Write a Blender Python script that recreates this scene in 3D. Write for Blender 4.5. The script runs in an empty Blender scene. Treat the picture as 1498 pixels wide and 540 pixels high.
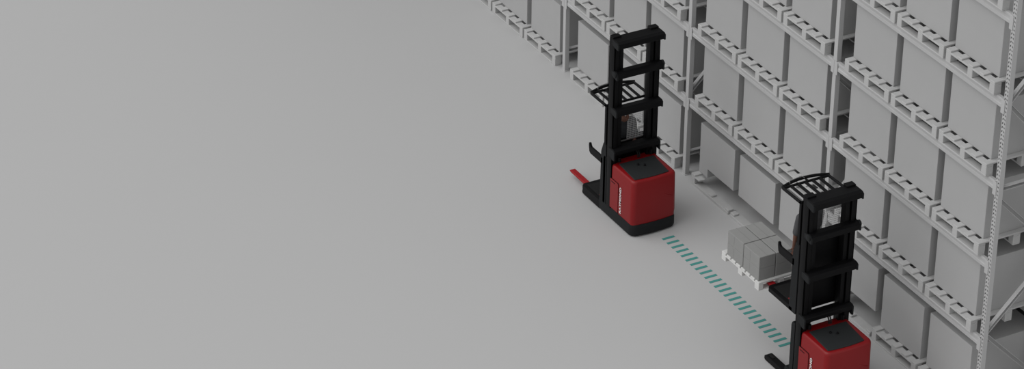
import bpy, bmesh, math
from mathutils import Matrix, Vector

S = 1.12            # metres per modelling unit
COL = bpy.context.scene.collection

# ------------------------------------------------------------------ materials
def mat(name, col, rough=.6, spec=.35, metal=0.0, bump=0.0, bscale=40, var=0.0, coat=0.0, emis=None):
    m = bpy.data.materials.new(name); m.use_nodes = True
    nt = m.node_tree; b = nt.nodes['Principled BSDF']
    b.inputs['Base Color'].default_value = (*col, 1)
    b.inputs['Roughness'].default_value = rough
    b.inputs['Specular IOR Level'].default_value = spec
    b.inputs['Metallic'].default_value = metal
    if coat: b.inputs['Coat Weight'].default_value = coat; b.inputs['Coat Roughness'].default_value = .15
    tc = nt.nodes.new('ShaderNodeTexCoord'); nz = nt.nodes.new('ShaderNodeTexNoise')
    nz.inputs['Scale'].default_value = bscale; nz.inputs['Detail'].default_value = 4
    nt.links.new(tc.outputs['Object'], nz.inputs['Vector'])
    if var:
        mx = nt.nodes.new('ShaderNodeMix'); mx.data_type = 'RGBA'
        mx.inputs[6].default_value = (*[c*(1-var) for c in col], 1)
        mx.inputs[7].default_value = (*[min(1, c*(1+var)) for c in col], 1)
        nt.links.new(nz.outputs['Fac'], mx.inputs[0]); nt.links.new(mx.outputs[2], b.inputs['Base Color'])
    if bump:
        bp = nt.nodes.new('ShaderNodeBump'); bp.inputs['Strength'].default_value = bump
        bp.inputs['Distance'].default_value = .002
        nt.links.new(nz.outputs['Fac'], bp.inputs['Height']); nt.links.new(bp.outputs['Normal'], b.inputs['Normal'])
    return m

M = dict(
    floor=mat('floor_paint', (.475,.475,.475), .75, .2, var=.006, bscale=.4),
    light_block=mat('light_block_dark', (.12,.12,.12), .8, .2, var=.01, bscale=1),  # dark tone of the added blocker, keeps the rack gaps dim
    rack=mat('rack_paint', (.47,.47,.47), .55, .3),
    pallet=mat('pallet_wood', (.47,.47,.467), .8, .2, var=.05, bscale=14, bump=.2),
    pallet2=mat('white_pallet_wood', (.62,.62,.61), .8, .2, var=.04, bscale=14, bump=.2),
    box=mat('grey_board', (.40,.40,.40), .8, .2, var=.03, bscale=3),
    carton=mat('carton_board', (.27,.27,.265), .8, .2, var=.04, bscale=9),
    tape=mat('carton_tape', (.23,.23,.225), .5, .3),
    red=mat('red_paint', (.215,.003,.005), .42, .3, coat=.1),
    forkred=mat('fork_red', (.30,.006,.01), .45, .3),
    black=mat('black_steel', (.0035,.0035,.004), .5, .15),
    char=mat('charcoal_plastic', (.009,.010,.011), .55, .2),
    lid=mat('lid_rubber', (.019,.021,.022), .7, .25, bump=.4, bscale=120),
    rubber=mat('wheel_rubber', (.012,.012,.012), .8, .2),
    steel=mat('bare_steel', (.35,.35,.35), .35, .5, metal=.6),
    wire=mat('light_wire', (.55,.55,.55), .5, .3),
    white=mat('white_lettering', (.72,.70,.70), .6, .2),
    teal=mat('teal_floor_paint', (.07,.28,.255), .7, .2),
    skin=mat('skin', (.15,.075,.055), .6, .15, var=.05, bscale=20),
    shirt=mat('grey_shirt', (.075,.075,.078), .85, .15, var=.08, bscale=30, bump=.5),
    vest=mat('dark_shirt', (.035,.037,.04), .85, .15, var=.1, bscale=30, bump=.5),
    jeans=mat('dark_trousers', (.022,.024,.03), .85, .15, var=.1, bscale=40, bump=.5),
    hair=mat('dark_hair', (.012,.009,.008), .7, .3, bump=1, bscale=90),
    shoe=mat('black_shoe', (.012,.012,.012), .5, .3),
    eye=mat('eye_white', (.5,.5,.5), .3, .5),
)

# ------------------------------------------------------------------ mesh builder
class MB:
    def __init__(s): s.v = []; s.f = []
    def add(s, vs, fs):
        n = len(s.v); s.v += [tuple(v) for v in vs]; s.f += [tuple(i+n for i in f) for f in fs]; return s
    def box(s, x0, x1, y0, y1, z0, z1):
        return s.add([(x0,y0,z0),(x1,y0,z0),(x1,y1,z0),(x0,y1,z0),(x0,y0,z1),(x1,y0,z1),(x1,y1,z1),(x0,y1,z1)],
                     [(0,3,2,1),(4,5,6,7),(0,1,5,4),(1,2,6,5),(2,3,7,6),(3,0,4,7)])
    def prism(s, pts, axis, a, b):
        """closed 2-D outline swept along an axis: 'z' pts are (x,y), 'y' pts are (x,z), 'x' pts are (y,z)"""
        def P(p, t): return {'z': (p[0],p[1],t), 'y': (p[0],t,p[1]), 'x': (t,p[0],p[1])}[axis]
        n = len(pts)
        return s.add([P(p,a) for p in pts]+[P(p,b) for p in pts],
                     [tuple(range(n))[::-1], tuple(range(n,2*n))]+[(i,(i+1)%n,n+(i+1)%n,n+i) for i in range(n)])
    def loft(s, rings):
        n = len(rings[0]); vs = [p for r in rings for p in r]; fs = [tuple(range(n))[::-1], tuple(range((len(rings)-1)*n, len(rings)*n))]
        for k in range(len(rings)-1):
            for i in range(n):
                j = (i+1) % n; fs.append((k*n+i, k*n+j, (k+1)*n+j, (k+1)*n+i))
        return s.add(vs, fs)
    def tube(s, path, r, n=10):
        path = [Vector(p) for p in path]; rs = r if isinstance(r, (list,tuple)) else [r]*len(path)
        rings = []; up = None
        for i, p in enumerate(path):
            d = (path[min(i+1,len(path)-1)]-path[max(i-1,0)]).normalized()
            if up is None: up = d.orthogonal().normalized()
            a = (up - d*up.dot(d)).normalized(); up = a; b = d.cross(a)
            rings.append([p + (a*math.cos(t)+b*math.sin(t))*rs[i] for t in [2*math.pi*k/n for k in range(n)]])
        return s.loft(rings)
    def bar(s, p0, p1, w, h, up=(0,0,1)):
        p0, p1 = Vector(p0), Vector(p1); d = (p1-p0).normalized(); u = Vector(up)
        a = d.cross(u).normalized(); b = a.cross(d)
        r = lambda p: [p+a*sx*w/2+b*sy*h/2 for sx, sy in ((-1,-1),(1,-1),(1,1),(-1,1))]
        return s.loft([r(p0), r(p1)])
    def ball(s, c, r, nu=16, nv=10):
        r = r if isinstance(r,(tuple,list)) else (r,r,r); vs=[(c[0],c[1],c[2]-r[2])]; fs=[]
        for j in range(1,nv):
            t = -math.pi/2+math.pi*j/nv
            for i in range(nu):
                p = 2*math.pi*i/nu; vs.append((c[0]+r[0]*math.cos(t)*math.cos(p), c[1]+r[1]*math.cos(t)*math.sin(p), c[2]+r[2]*math.sin(t)))
        vs.append((c[0],c[1],c[2]+r[2])); top=len(vs)-1
        for i in range(nu):
            k=(i+1)%nu; fs.append((0,1+k,1+i)); fs.append((top,1+(nv-2)*nu+i,1+(nv-2)*nu+k))
            for j in range(nv-2): fs.append((1+j*nu+i,1+j*nu+k,1+(j+1)*nu+k,1+(j+1)*nu+i))
        return s.add(vs,fs)
    def mesh(s, name, bevel=0, seg=2, smooth=False, scale=S):
        me = bpy.data.meshes.new(name); me.from_pydata([tuple(c*scale for c in v) for v in s.v], [], s.f)
        bm = bmesh.new(); bm.from_mesh(me)
        bmesh.ops.recalc_face_normals(bm, faces=bm.faces[:])
        if bevel:
            ed = [e for e in bm.edges if len(e.link_faces)==2 and e.calc_face_angle(0) > math.radians(35)]
            bmesh.ops.bevel(bm, geom=ed, offset=bevel*scale, segments=seg, affect='EDGES', profile=.5, clamp_overlap=True)
        bm.to_mesh(me); bm.free()
        if smooth:
            for p in me.polygons: p.use_smooth = True
            me.set_sharp_from_angle(angle=math.radians(smooth if smooth is not True else 40))
        return me
    def build(s, name, m, parent=None, loc=(0,0,0), **k):
        return place(name, s.mesh(name, **k), m, parent, loc)

def place(name, me, m, parent=None, loc=(0,0,0)):
    if m and not me.materials: me.materials.append(M[m])
    o = bpy.data.objects.new(name, me); COL.objects.link(o)
    o.location = [c*S for c in loc]
    if parent: o.parent = parent
    return o
def empty(name, loc, label, cat, group=None):
    o = bpy.data.objects.new(name, None); COL.objects.link(o); o.location = [c*S for c in loc]
    o.empty_display_size = .1
    return tag(o, label, cat, group)
def tag(o, label=None, cat=None, group=None, kind=None):
    if label: o['label'] = label
    if cat: o['category'] = cat
    if group: o['group'] = group
    if kind: o['kind'] = kind
    return o
def copy_tree(o, parent=None):
    c = o.copy(); COL.objects.link(c); c.parent = parent
    for ch in list(o.children): copy_tree(ch, c)
    return c

# ------------------------------------------------------------------ floor
fl = MB().box(-70, 45, -50, 45, -.1, 0).build('floor', 'floor'); tag(fl, kind='structure')
wl = MB().box(-26, 1.2, 1.45, 1.6, 0, 9).build('added_light_block_wall', 'light_block'); tag(wl, kind='structure')  # added behind the rack to block light leaking in from the rear

# ------------------------------------------------------------------ camera (lens solved from the rack's own lines)
CP = Vector((25.9811,-21.0914,22.8719)); yaw, pit, rol, FPX = 1.0682, .5322, .0098, 4522.7
c_, s_, cp_, sp_ = math.cos(yaw), math.sin(yaw), math.cos(pit), math.sin(pit)
F = Vector((-s_*cp_, c_*cp_, -sp_)); R0 = Vector((c_, s_, 0)); U0 = R0.cross(F)
RR = R0*math.cos(rol)+U0*math.sin(rol); UU = U0*math.cos(rol)-R0*math.sin(rol)
cam = bpy.data.cameras.new('camera'); co = bpy.data.objects.new('camera', cam); COL.objects.link(co)
mw = Matrix.Identity(4)
for i in range(3): mw[i][0], mw[i][1], mw[i][2], mw[i][3] = RR[i], UU[i], -F[i], CP[i]*S
co.matrix_world = mw; cam.sensor_width = 36; cam.lens = FPX/1498*36; cam.clip_end = 400; cam.clip_start = .5
bpy.context.scene.camera = co
def px(x, y, z):
    d = Vector((x,y,z))-CP; w = d.dot(F)
    return 749+FPX*d.dot(RR)/w, 270-FPX*d.dot(UU)/w
def seen(x0, x1, y0, y1, z0, z1, m=6):
    P = [px(a,b,c) for a in (x0,x1) for b in (y0,y1) for c in (z0,z1)]
    return max(p[0] for p in P) > -m and min(p[0] for p in P) < 1498+m and max(p[1] for p in P) > -m and min(p[1] for p in P) < 540+m

# ------------------------------------------------------------------ pallet rack
PX = 3.6; LV = [1.29+1.152*i for i in range(6)]       # beam tops
DEP = 1.05; PW = .078; ZTOP = 7.9
rack = empty('pallet_rack', (-PX*2, DEP/2, 0), 'long light grey steel pallet racking running along the floor, loaded with pallets on every level', 'pallet rack')
RO = Vector((-PX*2, DEP/2, 0))
def post_mesh(slots):
    m = MB(); t = .006
    # front face: three solid strips with rungs between them (two columns of slots)
    for x0, x1 in ((0,.009),(.030,.048),(.069,PW)): m.box(x0,x1,0,t,0,ZTOP)
    z = .02
    if not slots: m.box(.009,.030,0,t,0,ZTOP); m.box(.048,.069,0,t,0,ZTOP); z = ZTOP
    while z < ZTOP-.05:
        for x0, x1, sg in ((.009,.030,1),(.048,.069,-1)):
            a = .008*sg; h = .030
            m.add([(x0,0,z-a),(x1,0,z+a),(x1,0,z+h+a),(x0,0,z+h-a),(x0,t,z-a),(x1,t,z+a),(x1,t,z+h+a),(x0,t,z+h-a)],
                  [(0,3,2,1),(4,5,6,7),(0,1,5,4),(1,2,6,5),(2,3,7,6),(3,0,4,7)])
        z += .056
    m.box(0,t,t,.07,0,ZTOP); m.box(PW-t,PW,t,.07,0,ZTOP)
    m.box(t,.026,.064,.07,0,ZTOP); m.box(PW-.026,PW-t,.064,.07,0,ZTOP)
    return m.mesh('post')
pm, pm0 = post_mesh(True), post_mesh(False)
def brace(y0, z0, y1, z1, name, par, x=.05):
    m = MB().bar((0,y0,z0),(0,y1,z1),.028,.034,up=(1,0,0))
    return m
fr_meshes = {}
def frame(x):
    cx, cy = x+PW/2, DEP/2
    f = place('upright_frame', frame_plate, 'rack', rack, (x-RO.x, 0-RO.y, 0))
    place('post', pm if x > -1 else pm0, 'rack', f, (0,0,0))
    p = place('post', pm if x > -1 else pm0, 'rack', f, (PW,DEP,0)); p.rotation_euler[2] = math.pi
    for nm, me in braces: place(nm, me, 'rack', f)
fp = MB()
for y0 in (-.015, DEP-.115): fp.box(-.02, PW+.02, y0, y0+.13, 0, .008)
for y0 in (.03,DEP-.05):
    for xx in (-.008,PW+.008): fp.tube([(xx,y0,.008),(xx,y0,.02)], .007, 6)
frame_plate = fp.mesh('upright_foot')
braces = []
nodes = [(0,.35),(1,.37),(0,1.36),(1,2.35),(0,3.34)]
def bm_(name, y0, z0, y1, z1):
    d = Vector((0,y1-y0,z1-z0)).normalized(); n = Vector((0,-d.z,d.y))*(1 if d.y >= 0 else -1); m = MB(); P = lambda y,z,x,o: (x+n.x*o, y+n.y*o, z+n.z*o)
    m.bar(P(y0,z0,.016,0), P(y1,z1,.016,0), .004, .052, up=n)
    for o in (-.024,.024): m.bar(P(y0,z0,.045,o), P(y1,z1,.045,o), .056, .005, up=n)
    braces.append((name, m.mesh(name)))
Yf, Yr = .05, DEP-.05
bm_('frame_rail', Yf,.35,Yr,.35); bm_('diagonal_brace', Yr,.38,Yf,1.34); bm_('diagonal_brace', Yf,1.38,Yr,2.33)
bm_('diagonal_brace', Yr,2.37,Yf,3.34); bm_('frame_rail', Yf,3.50,Yr,3.50); bm_('diagonal_brace', Yr,3.65,Yf,4.68)
bm_('diagonal_brace', Yf,4.73,Yr,5.7); bm_('diagonal_brace', Yr,5.74,Yf,6.7); bm_('frame_rail', Yf,6.85,Yr,6.85)
for k in range(5): frame(-PX*k if k else 0)
def beam_mesh(L):
    m = MB()
    prof = [(0,0),(.05,0),(.05,.13),(.0,.13),(0,.092),(.006,.086),(.006,.050),(0,.044)]
    m.prism(prof, 'x', 0, L); return m.mesh('beam', bevel=.003, seg=1)
bml = beam_mesh(PX-PW-.012)
cn = MB(); cn.box(-.006,.058,-.012,0,-.075,.135); cn.box(-.006,0,-.012,.05,-.075,.135)
cn.prism([(.004,-.0),(.03,0),(.03,.02),(.004,.02)], 'z', .02, .1)
cnl = cn.mesh('beam_connector', bevel=.002, seg=1)
for b in range(4):
    x0 = -PX*(b+1)+PW+.006
    for i, z in enumerate(LV):
        if not seen(x0, x0+PX, 0, 1, z-.13, z, 0): continue
        for y, rz in ((0,0),(DEP,math.pi)):
            o = place('beam', bml, 'rack', rack, ((x0 if not rz else x0+PX-PW-.012)-RO.x, y-RO.y, z-.13)); o.rotation_euler[2] = rz
            # connectors hook over the posts at each end
            a = MB(); a.box(-.046,.03,-.010,-.002,-.06,.13)
            if 'cA' not in fr_meshes:
                fr_meshes['cA'] = a.mesh('beam_connector', bevel=.002, seg=1)
                a2 = MB(); L = PX-PW-.012; a2.box(L-.03,L+.040,-.010,-.002,-.06,.13)
                fr_meshes['cB'] = a2.mesh('beam_connector', bevel=.002, seg=1)
            place('beam_connector', fr_meshes['cA'], 'rack', o); place('beam_connector', fr_meshes['cB'], 'rack', o)

# ------------------------------------------------------------------ pallets
PWD, PD, PH = 1.01, 1.20, .18
def strips(n, w, total): # evenly spread boards
    g = (total-n*w)/(n-1); return [(i*(w+g), i*(w+g)+w) for i in range(n)]
def mkmesh(name, *boxes, bevel=.004):
    m = MB()
    for b in boxes: m.box(*b)
    return m.mesh(name, bevel=bevel, seg=1)
DBW = .098
def pallet_parts(W=PWD, D=PD, H=PH, n=5, dbw=DBW, bw=.10, ylist=None, m='pallet', by=.11):
    """[(name, mesh, loc)] origin = front left bottom corner"""
    tb, ts, td = .022, .024, .024; bh = H-tb-ts-td
    ys = [(0,by),(D/2-by/2,D/2+by/2),(D-by,D)]; xs = [(0,bw),(W/2-bw/2,W/2+bw/2),(W-bw,W)]
    out = []
    bb = mkmesh('bottom_board', (0,W,0,by,0,tb)); st = mkmesh('stringer_board', (0,W,0,by,0,ts))
    bk = mkmesh('block', (0,bw,0,by,0,bh)); dk = mkmesh('deck_board', (0,dbw,0,D,0,td))
    for y0,_ in ys:
        out.append(('bottom_board', bb, (0,y0,0))); out.append(('stringer_board', st, (0,y0,tb+bh)))
        for x0,_ in xs: out.append(('block', bk, (x0,y0,tb)))
    for x0,_ in strips(n, dbw, W): out.append(('deck_board', dk, (x0,0,H-td)))
    return out
PP = pallet_parts()
def pallet(loc, parts, label, group, m='pallet', cat='pallet'):
    e = empty('pallet', loc, label, cat, group)
    for nm, me, l in parts: place(nm, me, m, e, l)
    return e
# pallets whose front half has lost its deck: only low block stubs and the bottom board remain in front
def broken_parts(left_board):
    W, D, H, bw, by = PWD, PD, PH, .10, .10; out = []
    bb = mkmesh('bottom_board', (0,W,0,.14,0,.042)); stub = mkmesh('block_stub', (0,bw,.01,by,0,.028), bevel=.006)
    st = mkmesh('stringer_board', (0,W,0,by,0,.024)); bk = mkmesh('block', (0,bw,0,by,0,.09)); dk = mkmesh('deck_board', (0,DBW,0,.65,0,.024))
    for y0 in (0,.5475,D-.14): out.append(('bottom_board', bb, (0,y0,0)))
    for y0 in (.5475,D-by):
        out.append(('stringer_board', st, (0,y0,.132)))
        for x0 in (0,.455,.91): out.append(('block', bk, (x0,y0,.042)))
    for x0 in (0,.455,.91):
        if x0 == 0 and left_board: out.append(('block', bk, (0,0,.042)))
        else: out.append(('block_stub', stub, (x0,0,.042)))
    for i,(x0,_) in enumerate(strips(5, DBW, W)):
        if i == 0 and left_board: out.append(('deck_board', mkmesh('deck_board', (0,DBW,0,D,0,.024)), (0,0,.156)))
        else: out.append(('deck_board', dk, (x0,.55,.156)))
    if left_board: out.append(('stringer_board', mkmesh('stringer_board', (0,.225,0,by,0,.024)), (0,0,.132)))
    return out
BP1, BP0 = broken_parts(True), broken_parts(False)

BXW, BXD, BXH, BXI, BXY = .92, 1.04, .815, .018, .07
def box_mesh(kind=0):
    m = MB()
    if kind == 0: m.box(0,BXW,0,BXD,0,BXH)
    elif kind == 1:   # raised front, narrow foot at the left edge, carried by its rear half
        x1 = .225; m.prism([(0,0),(x1,0),(x1,.145),(BXW,.145),(BXW,BXH),(0,BXH)], 'y', 0, BXD)
        m.box(x1,BXW-.03,.42,BXD-.01,0,.15)
    else:
        m.box(0,BXW,0,BXD,.145,BXH); m.box(.03,BXW-.03,.42,BXD-.01,0,.15)
    return m.mesh('box', bevel=.006, seg=2)
BM = [box_mesh(k) for k in range(3)]
BAYN = {4:'the farthest bay', 3:'the bay behind the far truck', 2:'the bay between the two trucks', 1:'the bay at the rack end'}
LVN = ['floor','first shelf','second shelf','third shelf','fourth shelf','fifth shelf','sixth shelf']
SLN = ['left','centre','right']
SLX = [.325, 1.385, 2.445]
for b in range(1,5):
    X0 = -PX*b
    for lv in range(6):
        z = 0 if lv == 0 else LV[lv-1]
        for s in range(3):
            xp = X0+SLX[s]
            if seen(xp, xp+PWD, -.05, .1, z, z+PH, 0):
                broken = lv == 0 and (b == 2 or (b == 1 and s == 0))
                if broken: parts = BP1 if s == 0 else BP0
                else: parts = PP
                if lv == 0: lab = f'{SLN[s]} grey pallet on the floor of {BAYN[b]}'
                else: lab = f'{SLN[s]} grey pallet on the {LVN[lv]} of {BAYN[b]}'
                if broken: lab = f'{SLN[s]} broken grey pallet on the floor of {BAYN[b]}'
                p = pallet((xp,-.05,z), parts, lab, 'grey pallets in the racking')
            if seen(xp+BXI, xp+BXI+BXW, .1, .5, z+PH, z+PH+BXH, 0):
                k = (1 if s == 0 else 2) if (lv == 0 and (b == 2 or (b == 1 and s == 0))) else 0
                o = place('box', BM[k], 'box', None, (xp+BXI, BXY, z+PH))
                o.name = 'storage_box'
                lab = f'{SLN[s]} plain grey box on the {LVN[lv]} of {BAYN[b]}'
                if k: lab = f'{SLN[s]} grey box above a broken pallet in {BAYN[b]}'
                tag(o, lab, 'box', 'plain grey boxes in the racking')

# ------------------------------------------------------------------ teal dashes on the floor
ORD = ['first','second','third','fourth','fifth','sixth','seventh','eighth','ninth','tenth','eleventh','twelfth','thirteenth','fourteenth','fifteenth','sixteenth','seventeenth','eighteenth','nineteenth','twentieth','twenty-first','twenty-second','twenty-third','twenty-fourth','twenty-fifth']
dm = MB().box(-.025,.025,-.098,.098,0,.003).mesh('floor_dash', bevel=.001, seg=1)
for i in range(25):
    o = place('floor_dash', dm, 'teal', None, (-5.715+i*.1285, -1.13-i*.0012, .0005)); 
    tag(o, f'{ORD[i]} teal floor dash counted from the far order picker', 'floor marking', 'teal dashes painted between the order pickers')

# ------------------------------------------------------------------ order picker trucks
def rrect(x0, x1, y0, y1, r, n=6, bulge=0):
    """outline with rounded corners on the +x side"""
    pts = [(x0,y0)]
    for cx, cy, a0 in ((x1-r,y0+r,-90),(x1-r,y1-r,0)):
        for k in range(n+1):
            t = math.radians(a0+90*k/n); pts.append((cx+r*math.cos(t), cy+r*math.sin(t)))
        if a0 == -90 and bulge:
            for q in (.25,.5,.75):
                yy = y0+r+(y1-y0-2*r)*q; pts.append((x1+bulge*4*q*(1-q), yy))
    pts.append((x0,y1)); return pts
def ring(pts, z): return [(x,y,z) for x,y in pts]
def text_mesh(body, size):
    cu = bpy.data.curves.new('lettering', 'FONT'); cu.body = body; cu.size = size; cu.extrude = .002; cu.space_character = 1.1
    cu.align_x = 'CENTER'; cu.align_y = 'CENTER'; cu.offset = .0022
    ob = bpy.data.objects.new('lettering_tmp', cu); COL.objects.link(ob)
    dg = bpy.context.evaluated_depsgraph_get(); me = bpy.data.meshes.new_from_object(ob.evaluated_get(dg))
    bpy.data.objects.remove(ob); bpy.data.curves.remove(cu)
    me.name = 'lettering'; me.materials.clear(); return me

def truck(loc, dz, label):
    T = empty('order_picker', loc, label, 'order picker', None)
    # chassis
    ch = MB(); o1 = rrect(-.27,.66,-.365,.365,.10,bulge=.02); o2 = rrect(-.27,.672,-.372,.372,.11,bulge=.02)
    ch.loft([ring(o1,.018), ring(o2,.04), ring(o2,.17), ring(o1,.195)])
    ch.build('chassis', 'char', T, smooth=35)
    for sy in (-1,1):
        w = MB(); w.tube([(.36,sy*.28,.05),(.36,sy*.345,.05)], .05, 20); w.build('drive_wheel', 'rubber', T, bevel=.004, smooth=40)
        lg = MB(); a, b_ = sorted((sy*.265, sy*.37))
        lg.prism([(-.76,.035),(-.745,.012),(-.27,.012),(-.27,.095),(-.72,.095),(-.755,.075)], 'y', a, b_)
        lo = lg.build('load_leg', 'black', T, bevel=.008)
        MB().tube([(-.68,sy*.275,.04),(-.68,sy*.36,.04)], .04, 18).build('load_wheel', 'rubber', lo, smooth=40)
        MB().box(-.72,-.60,a+.03,b_-.03,.095,.101).build('leg_slot_cover', 'rubber', lo)
    # red body
    bd = MB(); rs = []
    for z, ins, r in ((.19,.0,.075),(.24,.0,.075),(.28,-.004,.075),(.86,.004,.075),(.882,.010,.075),(.896,.022,.07),(.90,.036,.065)):
        rs.append(ring(rrect(-.03,.65-ins,-.362+ins,.362-ins,r,8,bulge=.018), z))
    bd.loft(rs); B = bd.build('body_cover', 'red', T, smooth=50)
    MB().prism([(.02,.20),(.258,.20),(.258,.665),(.24,.685),(.02,.685)], 'y', -.366,-.358).build('panel_seam', 'black', B)
    MB().prism([(.028,.205),(.25,.205),(.25,.66),(.235,.677),(.028,.677)], 'y', -.371,-.360).build('side_panel', 'red', B, bevel=.003)
    MB().box(.06,.16,-.374,-.370,.635,.645).build('panel_latch', 'black', B)
    rg = MB().bar((.655,.02,.66),(.657,.30,.52),.012,.014,up=(1,0,0)); rg.build('rear_crease', 'red', B, bevel=.004)
    MB().box(-.028,.61,-.345,.345,.196,.212).build('lower_trim', 'black', B)
    tm = text_mesh('RAYMOND', .085); t = place('lettering', tm, 'white', B)
    xs = [v.co.x for v in tm.vertices]; ys = [v.co.y for v in tm.vertices]
    sx = .42*S/(max(xs)-min(xs)); sy_ = .046*S/(max(ys)-min(ys))
    for v in tm.vertices: v.co.x *= sx; v.co.y *= sy_
    t.location = (.318*S, -.3690*S, .445*S); t.rotation_euler = (math.pi/2, -math.pi/2, 0)
    # lid
    ld = MB(); lp = [(.10,-.275),(.585,-.305),(.605,-.15),(.612,0),(.607,.14),(.595,.25),(.11,.29)]
    ld.prism([(x,y) for x,y in lp], 'z', .895, .914); L = ld.build('battery_lid', 'lid', T, bevel=.008)
    for kx, ky in ((.26,-.055),(.315,.02)):
        MB().tube([(kx,ky,.912),(kx,ky,.925),(kx,ky,.94)], [.012,.018,.012], 12).build('lid_knob', 'black', L, smooth=40)
    # mast
    for sy in (-1,1):
        q = lambda a, b2: sorted((sy*a, sy*b2))
        mc = MB()
        for (x0,x1,ya,yb) in ((-.095,.055,.352,.370),(-.095,-.078,.29,.370),(.038,.055,.29,.370),
                              (-.075,.035,.272,.290),(-.075,-.06,.215,.29),(.018,.035,.215,.29),(-.06,.018,.215,.232),(-.06,.0,.23,.352)):
            a, b2 = q(ya,yb); mc.box(x0,x1,a,b2,.03,2.87)
        m_ = mc.build('mast_column', 'black', T, bevel=.003, smooth=30)
        a, b2 = q(.235,.368); MB().box(-.095,.0,a,b2,2.85,2.908).build('column_cap', 'black', m_, bevel=.006)
        a, b2 = q(.30,.37); MB().prism([(-.18,.03),(-.07,.03),(-.07,.95),(-.16,.95),(-.18,.90)], 'y', a, b2).build('mast_base', 'char', T, bevel=.006)
        MB().tube([(.075,sy*.255,.93),(.075,sy*.255,1.0)], .022, 12).build('lift_cylinder', 'black', T, smooth=40)
    for i, (z0, z1, xb, xr) in enumerate(((2.785,2.885,-.07,.165),(2.31,2.405,.02,.16),(1.715,1.82,.02,.16),(1.075,1.16,-.02,.13))):
        cm = MB(); pr = [(xb,z1),(xr-.05,z1),(xr,z1-.02),(xr,z0),(xr-.02,z0),(xr-.02,z0+.02),(xb,z0+.01)]
        cm.prism(pr, 'y', -.376, .376)
        cb = cm.build('cross_member', 'black', T, bevel=.007)
        for sy in (-1,1):
            if i == 1: MB().tube([(.10,sy*.365,z1-.03),(.10,sy*.40,z1-.03)], .045, 16).build('chain_roller', 'char', cb, bevel=.004, smooth=40)
            a, b2 = sorted((sy*.36, sy*.384))
            MB().prism([(xr-.16,z1-.01),(xr-.03,z1-.012),(xr+.004,z1-.035),(xr+.004,z0-(.08 if i == 3 else .012)),(xr-.05,z0-(.08 if i == 3 else .012)),(xr-.16,z0-(.03 if i == 3 else -.015))], 'y', a, b2).build('end_plate', 'char', cb, bevel=.004)
    for hy in (.06,.09): MB().tube([(.06,hy,.91),(.05,hy,.96),(.02,hy,1.0)], .010, 8).build('hydraulic_hose', 'rubber', T, smooth=60)
    # operator compartment (raised by dz)
    Z = lambda z: z+dz
    pf = MB(); pf.prism([(-.79,-.33),(-.75,-.37),(-.19,-.37),(-.19,.37),(-.75,.37),(-.79,.33)], 'z', Z(.082), Z(.145))
    P = pf.build('operator_platform', 'black', T, bevel=.006)
    MB().box(-.72,-.24,-.31,.31,Z(.144),Z(.151)).build('floor_mat', 'rubber', P, bevel=.003)
    for sy in (-1,1):
        a, b2 = sorted((sy*.315, sy*.37))
        MB().prism([(-.27,Z(.08)),(-.11,Z(.08)),(-.11,Z(1.14)),(-.19,Z(1.14)),(-.25,Z(.98))], 'y', a, b2).build('cab_side_panel', 'char', T, bevel=.008)
        a, b2 = sorted((sy*.335, sy*.372))
        MB().box(-.17,-.12,a,b2,Z(1.12),Z(1.74)).build('cab_post', 'black', T, bevel=.005)
        am = MB(); am.prism([(-.60,Z(.88)),(-.585,Z(.80)),(-.55,Z(.775)),(-.2,Z(.775)),(-.2,Z(.885)),(-.54,Z(.885)),(-.56,Z(.90)),(-.575,Z(.935)),(-.60,Z(.935))], 'y', sy*.352-.018, sy*.352+.018)
        am.build('side_gate_arm', 'black', T, bevel=.007)
        f0 = MB(); y0, y1 = sorted((sy*.215, sy*.30))
        f0.prism([(-1.26,Z(.112)),(-1.22,Z(.098)),(-.22,Z(.09)),(-.22,Z(.16)),(-.75,Z(.134)),(-1.24,Z(.130))], 'y', y0, y1)
        f0.build('fork', 'forkred', T, bevel=.008)
        f0 = MB().box(-.24,-.20,y0,y1,Z(.09),Z(.17)); f0.build('fork_heel', 'forkred', T)
    con = MB(); con.prism([(-.28,Z(.90)),(-.12,Z(.95)),(-.12,Z(1.13)),(-.25,Z(1.13)),(-.29,Z(1.06))], 'y', -.31, .31); con.box(-.18,-.12,-.318,.318,Z(.10),Z(.96))
    K = con.build('control_console', 'black', T, bevel=.008)
    MB().box(-.125,-.115,-.29,.29,Z(1.125),Z(1.14)).build('console_rail', 'steel', K)
    MB().tube([(-.24,-.1,Z(1.13)),(-.25,-.1,Z(1.19))], .012, 10).build('control_lever', 'char', K, smooth=40)
    MB().ball((-.25,-.1,Z(1.20)), .022).build('lever_knob', 'char', K, smooth=True)
    MB().tube([(-.22,.12,Z(1.13)),(-.23,.12,Z(1.165))], .03, 14).build('steering_knob', 'char', K, smooth=40)
    # wire screen between cab and mast
    ws = MB(); n = 15
    for i in range(n+1):
        yy = -.02+.30*i/n*1.0; ws.tube([(-.13,yy,Z(1.14)),(-.13,yy,Z(1.68))], .0028, 5)
    for j in range(19): zz = Z(1.14)+.03*j; ws.tube([(-.13,-.02,zz),(-.13,.28,zz)], .0028, 5)
    W = ws.build('mesh_screen', 'wire', T)
    fr = MB(); 
    for (ya,yb,za,zb) in ((-.32,.32,1.68,1.71),): fr.box(-.14,-.12,ya,yb,Z(za),Z(zb))
    fr.build('screen_frame', 'black', T, bevel=.003)
    # overhead guard
    g = MB(); zc = Z(1.755); r = .021
    arc = [(-.16,-.365,zc),(-.40,-.368,zc),(-.555,-.368,zc)]
    for k in range(9):
        t = -1+2*k/8; arc.append((-.585-.06*(1-t*t), .355*t, zc+.012*(1-t*t)))
    arc += [(-.555,.33,zc),(-.40,.335,zc),(-.16,.345,zc)]
    g.tube(arc, r, 10); G = g.build('overhead_guard', 'black', T, smooth=60)
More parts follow.
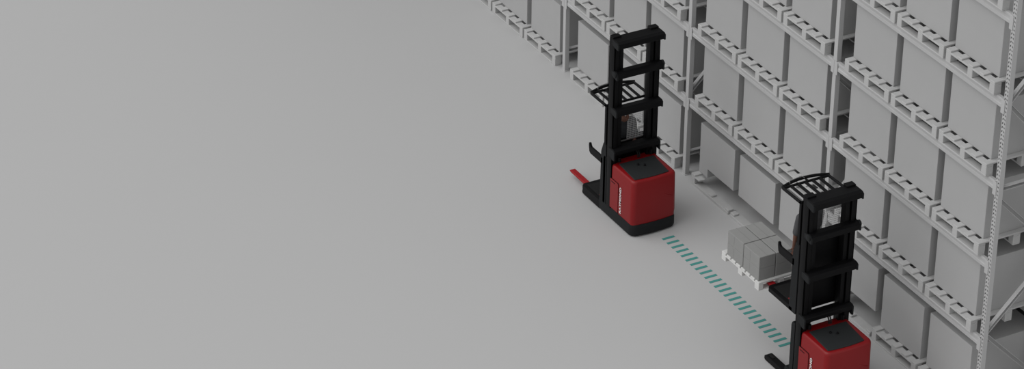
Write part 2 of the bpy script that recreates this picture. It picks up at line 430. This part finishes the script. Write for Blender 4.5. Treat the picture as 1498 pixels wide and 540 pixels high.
    g2 = MB(); g2.tube([(-.555,-.365,zc),(-.56,-.2,zc),(-.56,.2,zc),(-.555,.33,zc)], .018, 8); g2.build('guard_crossbar', 'black', G, smooth=60)
    MB().tube([(-.15,-.36,zc),(-.15,.34,zc)], .018, 8).build('guard_crossbar', 'black', G, smooth=60)
    for yy in (-.25,-.14,-.03,.08,.19): MB().bar((-.56,yy,zc),(-.15,yy,zc),.036,.026).build('guard_slat', 'black', G, bevel=.004)
    MB().tube([(-.60,-.24,zc+.01),(-.615,-.235,zc+.045),(-.625,-.05,zc+.06),(-.625,.0,zc+.02)], .005, 6).build('guard_loop', 'steel', G, smooth=60)
    return T
truck((-6.6,-1.235,0), 0.0, 'far red and black order picker with its cab lowered and forks empty at floor level')
truck((-1.7,-1.235,0), 1.0, 'near red and black order picker, cab raised, holding a loaded pallet')

# ------------------------------------------------------------------ carried pallet and cartons
CPX, CPY, CPZ = -3.47, -1.695, 1.055
cw, cd, chh = .92, .72, .125
def carried_parts():
    out = []; W, D, H = cw, cd, chh; by, bw = .075, .10
    bb = mkmesh('bottom_board', (0,bw,0,D,0,.014)); st = mkmesh('stringer_board', (0,W,0,by,0,.018))
    bk = mkmesh('block', (0,bw,0,by,0,.061)); dk = mkmesh('deck_board', (0,.092,0,D,0,.032))
    for x0 in (0,W/2-bw/2,W-bw):
        out.append(('bottom_board', bb, (x0,0,0)))
        for y0 in (0,D/2-by/2,D-by): out.append(('block', bk, (x0,y0,.014)))
    for y0 in (0,D/2-by/2,D-by): out.append(('stringer_board', st, (0,y0,.075)))
    for x0,_ in strips(8,.092,W): out.append(('deck_board', dk, (x0,0,.093)))
    return out
pallet((CPX,CPY,CPZ), carried_parts(), 'white pallet carrying grey cartons on the forks of the near order picker', None, m='pallet2')
def carton_mesh(w, d, h):
    return MB().box(0,w,0,d,0,h).mesh('carton', bevel=.006, seg=2)
QW, QD, G = .382, .252, .012; CH = .365
cm0 = carton_mesh(QW, QD, CH/2-.0005)
tp = MB().box(0,QW,QD/2-.004,QD/2+.004,CH/2-.001,CH/2+.0006).mesh('lid_seam')
tq = MB().box(QW*.4,QW*.42,-.001,.002,.02,CH/2-.02).mesh('side_seam')
for ix in range(2):
    for iy in range(2):
        for kz in range(2):
            c = place('carton', cm0, 'carton', None, (-3.365+ix*(QW+G), -1.678+iy*(QD+G), CPZ+chh+kz*CH/2))
            place('lid_seam', tp, 'tape', c); place('side_seam', tq, 'tape', c)
            tag(c, f'grey carton on the lifted pallet, {"top" if kz else "bottom"} layer, {["fork-tip end","cab end"][ix]}, {["aisle side","rack side"][iy]}', 'carton', 'grey cartons stacked on the lifted pallet')

# ------------------------------------------------------------------ people (real metres, then placed)
def capsule(mb, p0, p1, r0, r1, n=14):
    mb.tube([p0, [(a+b)/2 for a,b in zip(p0,p1)], p1], [r0,(r0+r1)/2,r1], n); mb.ball(p0, r0, n, 8); mb.ball(p1, r1, n, 8)
def chain(mb, pts, rs, n=14):
    for i in range(len(pts)-1): capsule(mb, pts[i], pts[i+1], rs[i], rs[i+1], n)
def remeshed(mb, name, voxel, smooth_it=6):
    me = mb.mesh(name+'_raw', scale=1.0)
    ob = bpy.data.objects.new(name+'_tmp', me); COL.objects.link(ob)
    m = ob.modifiers.new('r','REMESH'); m.mode = 'VOXEL'; m.voxel_size = voxel; m.use_smooth_shade = True
    s2 = ob.modifiers.new('s','SMOOTH'); s2.factor = .5; s2.iterations = smooth_it
    dg = bpy.context.evaluated_depsgraph_get(); out = bpy.data.meshes.new_from_object(ob.evaluated_get(dg))
    bpy.data.objects.remove(ob); out.name = name; out.materials.clear()
    for p in out.polygons: p.use_smooth = True
    return out
def person(loc, rz, H, lean, arms, shirt, label):
    """local frame: facing +x, left = +y, feet at z=0; lean = forward shift of shoulders"""
    k = H/1.75
    hip = (0,0,.93*k); hz = .93*k
    sh = (lean*.8,0,1.43*k-lean*.25); nk = (lean*.95,0,1.50*k-lean*.28); hd = (lean*1.1+.015,0,1.635*k-lean*.33)
    b = MB()
    # torso
    def ell(c, r): b.ball(c, r, 20, 12)
    for t in range(9):
        q = t/8; c = [hip[i]+(sh[i]-hip[i])*q for i in range(3)]
        w = [.165,.16,.145,.14,.145,.155,.165,.165,.14][t]; d = [.115,.11,.10,.10,.105,.115,.12,.11,.08][t]
        ell((c[0],c[1],c[2]), (d*k,w*k,.09*k))
    chain(b, [sh, nk, (hd[0]-.01,0,hd[2]-.06)], [.07*k,.058*k,.055*k])
    # head: skull, jaw, nose, ears, brow, lips
    hx,hy,hz_ = hd
    ell((hx-.01,0,hz_+.02),(.098*k,.077*k,.10*k)); ell((hx+.025,0,hz_-.045),(.065*k,.058*k,.07*k)); ell((hx+.05,0,hz_-.085),(.03*k,.03*k,.025*k))
    chain(b, [(hx+.088,0,hz_+.012),(hx+.11,0,hz_-.025)], [.010,.015]); 
    for s in (-1,1): ell((hx-.01,s*.078*k,hz_-.01),(.022,.010,.034)); ell((hx+.075,s*.03,hz_+.025),(.018,.026,.009))
    ell((hx+.088,0,hz_-.055),(.012,.026,.006)); ell((hx+.085,0,hz_-.068),(.012,.022,.007))
    shirtm = MB(); pants = MB(); shoes = []
    for t in range(9):
        q = t/8; c = [hip[i]+(sh[i]-hip[i])*q for i in range(3)]
        w = [.185,.178,.165,.16,.165,.175,.182,.178,.15][t]; d = [.135,.13,.12,.12,.125,.135,.138,.125,.09][t]
        shirtm.ball(c, (d*k,w*k,.09*k), 20, 12)
    for s, key in ((1,'L'),(-1,'R')):
        shp = (sh[0], s*.175*k, sh[2]-.01); el, wr, fd = arms[key]      # joints given relative to shoulder
        E = tuple(shp[i]+el[i]*k for i in range(3)); W = tuple(shp[i]+wr[i]*k for i in range(3))
        chain(b, [(sh[0],s*.08*k,sh[2]), shp, E, W], [.06*k,.055*k,.042*k,.028*k])
        # hand
        f = Vector(fd).normalized(); side = Vector((0,1,0)) if abs(f.y) < .8 else Vector((1,0,0))
        th = (Vector((1,0,0)) - f*f.x); th = th.normalized() if th.length > .2 else Vector((0,0,1))
        nrm = f.cross(th).normalized()*(1 if s > 0 else -1)   # back of the hand
        Wv = Vector(W); pl = Wv+f*.075*k
        for q in (-1,-.33,.33,1): capsule(b, tuple(Wv+f*.015+th*.012*q), tuple(pl+th*.028*q*k), .016*k, .0135*k, 10)
        for q, ln in ((1,.068),(.33,.078),(-.33,.072),(-1,.056)):
            p0 = pl+th*.028*q*k; p1 = p0+(f*.95-nrm*.25)*ln*.45*k; p2 = p1+(f*.75-nrm*.65)*ln*.33*k; p3 = p2+(f*.45-nrm*.9)*ln*.25*k
            chain(b, [tuple(p0),tuple(p1),tuple(p2),tuple(p3)], [.0105*k,.0095*k,.0085*k,.0078*k], 10)
        t0 = Wv+f*.03*k+th*.02*k; t1 = t0+(th*.75+f*.6-nrm*.2).normalized()*.04*k; t2 = t1+(f*.9+th*.2-nrm*.3).normalized()*.032*k
        chain(b, [tuple(t0),tuple(t1),tuple(t2)], [.014*k,.011*k,.0095*k], 10)
        M1 = tuple(shp[i]+(E[i]-shp[i])*.85 for i in range(3))
        chain(shirtm, [(sh[0],s*.10*k,sh[2]), (shp[0],shp[1],shp[2]+.002), M1], [.078*k,.072*k,.062*k])
        # legs
        hp = (0,s*.09*k,.90*k); kn = (.02,s*.10*k,.50*k); an = (-.02,s*.105*k,.09*k)
        chain(b, [hp,kn,(-.01,s*.102*k,.36*k),an], [.085*k,.055*k,.055*k,.036*k])
        ell((.05,s*.11*k,.045),(.12*k,.042*k,.035))
        chain(pants, [(0,s*.085*k,.93*k),(hp[0],hp[1],.80*k),kn,(-.01,s*.102*k,.36*k),(-.02,s*.105*k,.12*k)], [.105*k,.10*k,.075*k,.07*k,.062*k])
        so = MB(); so.ball((.05,s*.11*k,.05),(.142*k,.054*k,.05),18,10); so.ball((-.03,s*.11*k,.07),(.06,.05,.06),18,10)
        shoes.append(so)
    pants.ball((0,0,.95*k),(.14*k,.18*k,.09*k),20,12)
    def zclip(me, zmax=None, zmin=None):
        return me
    body = place('person', remeshed(b, 'person', .0055), 'skin'); body.location = [c*S for c in loc]; body.rotation_euler[2] = rz
    tag(body, label, 'person')
    place('shirt', remeshed(shirtm,'shirt',.012,4), shirt, body)
    place('trousers', remeshed(pants,'trousers',.012,4), 'jeans', body)
    for so in shoes:
        q = remeshed(so,'shoe',.012,3); place('shoe', q, 'shoe', body)
    for s in (-1,1):
        e = MB(); e.ball((hx+.074,s*.032,hz_+.008), .0125, 12, 8); place('eye', e.mesh('eye', scale=1, smooth=True), 'eye', body)
    hr = MB(); hr.ball((hx-.022,0,hz_+.04),(.100*k,.086*k,.094*k),20,12); hr.ball((hx-.055,0,hz_-.01),(.06*k,.078*k,.08*k),18,10)
    place('hair', remeshed(hr,'hair',.010,2), 'hair', body)
    return body
# far operator: faces the mast (+x), leaning over the console, hands on the controls
person((-6.93,-1.27,.152), 0, 1.70, .14,
       {'L': ((.0,.06,-.28),(.16,-.04,-.30),(1,-.4,-.1)), 'R': ((.0,-.06,-.28),(.16,.04,-.30),(1,.4,-.1))}, 'vest',
       'person in dark clothes standing in the lowered cab of the far order picker')
# near operator: faces the forks (-x), arm hanging beside the side gate
person((-2.04,-1.28,1.152), math.pi, 1.68, .05,
       {'L': ((.03,.045,-.30),(.07,.035,-.55),(.15,-.1,-1)), 'R': ((.08,-.03,-.28),(.28,.02,-.32),(1,0,-.2))}, 'shirt',
       'person in a grey short-sleeved shirt in the raised cab, arm hanging down')

# ------------------------------------------------------------------ light
sc = bpy.context.scene
w = bpy.data.worlds.new('world'); sc.world = w; w.use_nodes = True
bg = w.node_tree.nodes['Background']; bg.inputs[0].default_value = (1,1,1,1); bg.inputs[1].default_value = .64
def sun(name, direction, e, ang):
    l = bpy.data.lights.new(name, 'SUN'); l.energy = e; l.angle = math.radians(ang)
    o = bpy.data.objects.new(name, l); COL.objects.link(o)
    o.rotation_euler = Vector(direction).to_track_quat('-Z','Y').to_euler(); return o
sun('hall_light', (.22,.85,-.95), 1.25, 65)
vs = sc.view_settings; vs.view_transform = 'Standard'; vs.look = 'None'; vs.exposure = 0; vs.gamma = 1; vs.use_curve_mapping = False
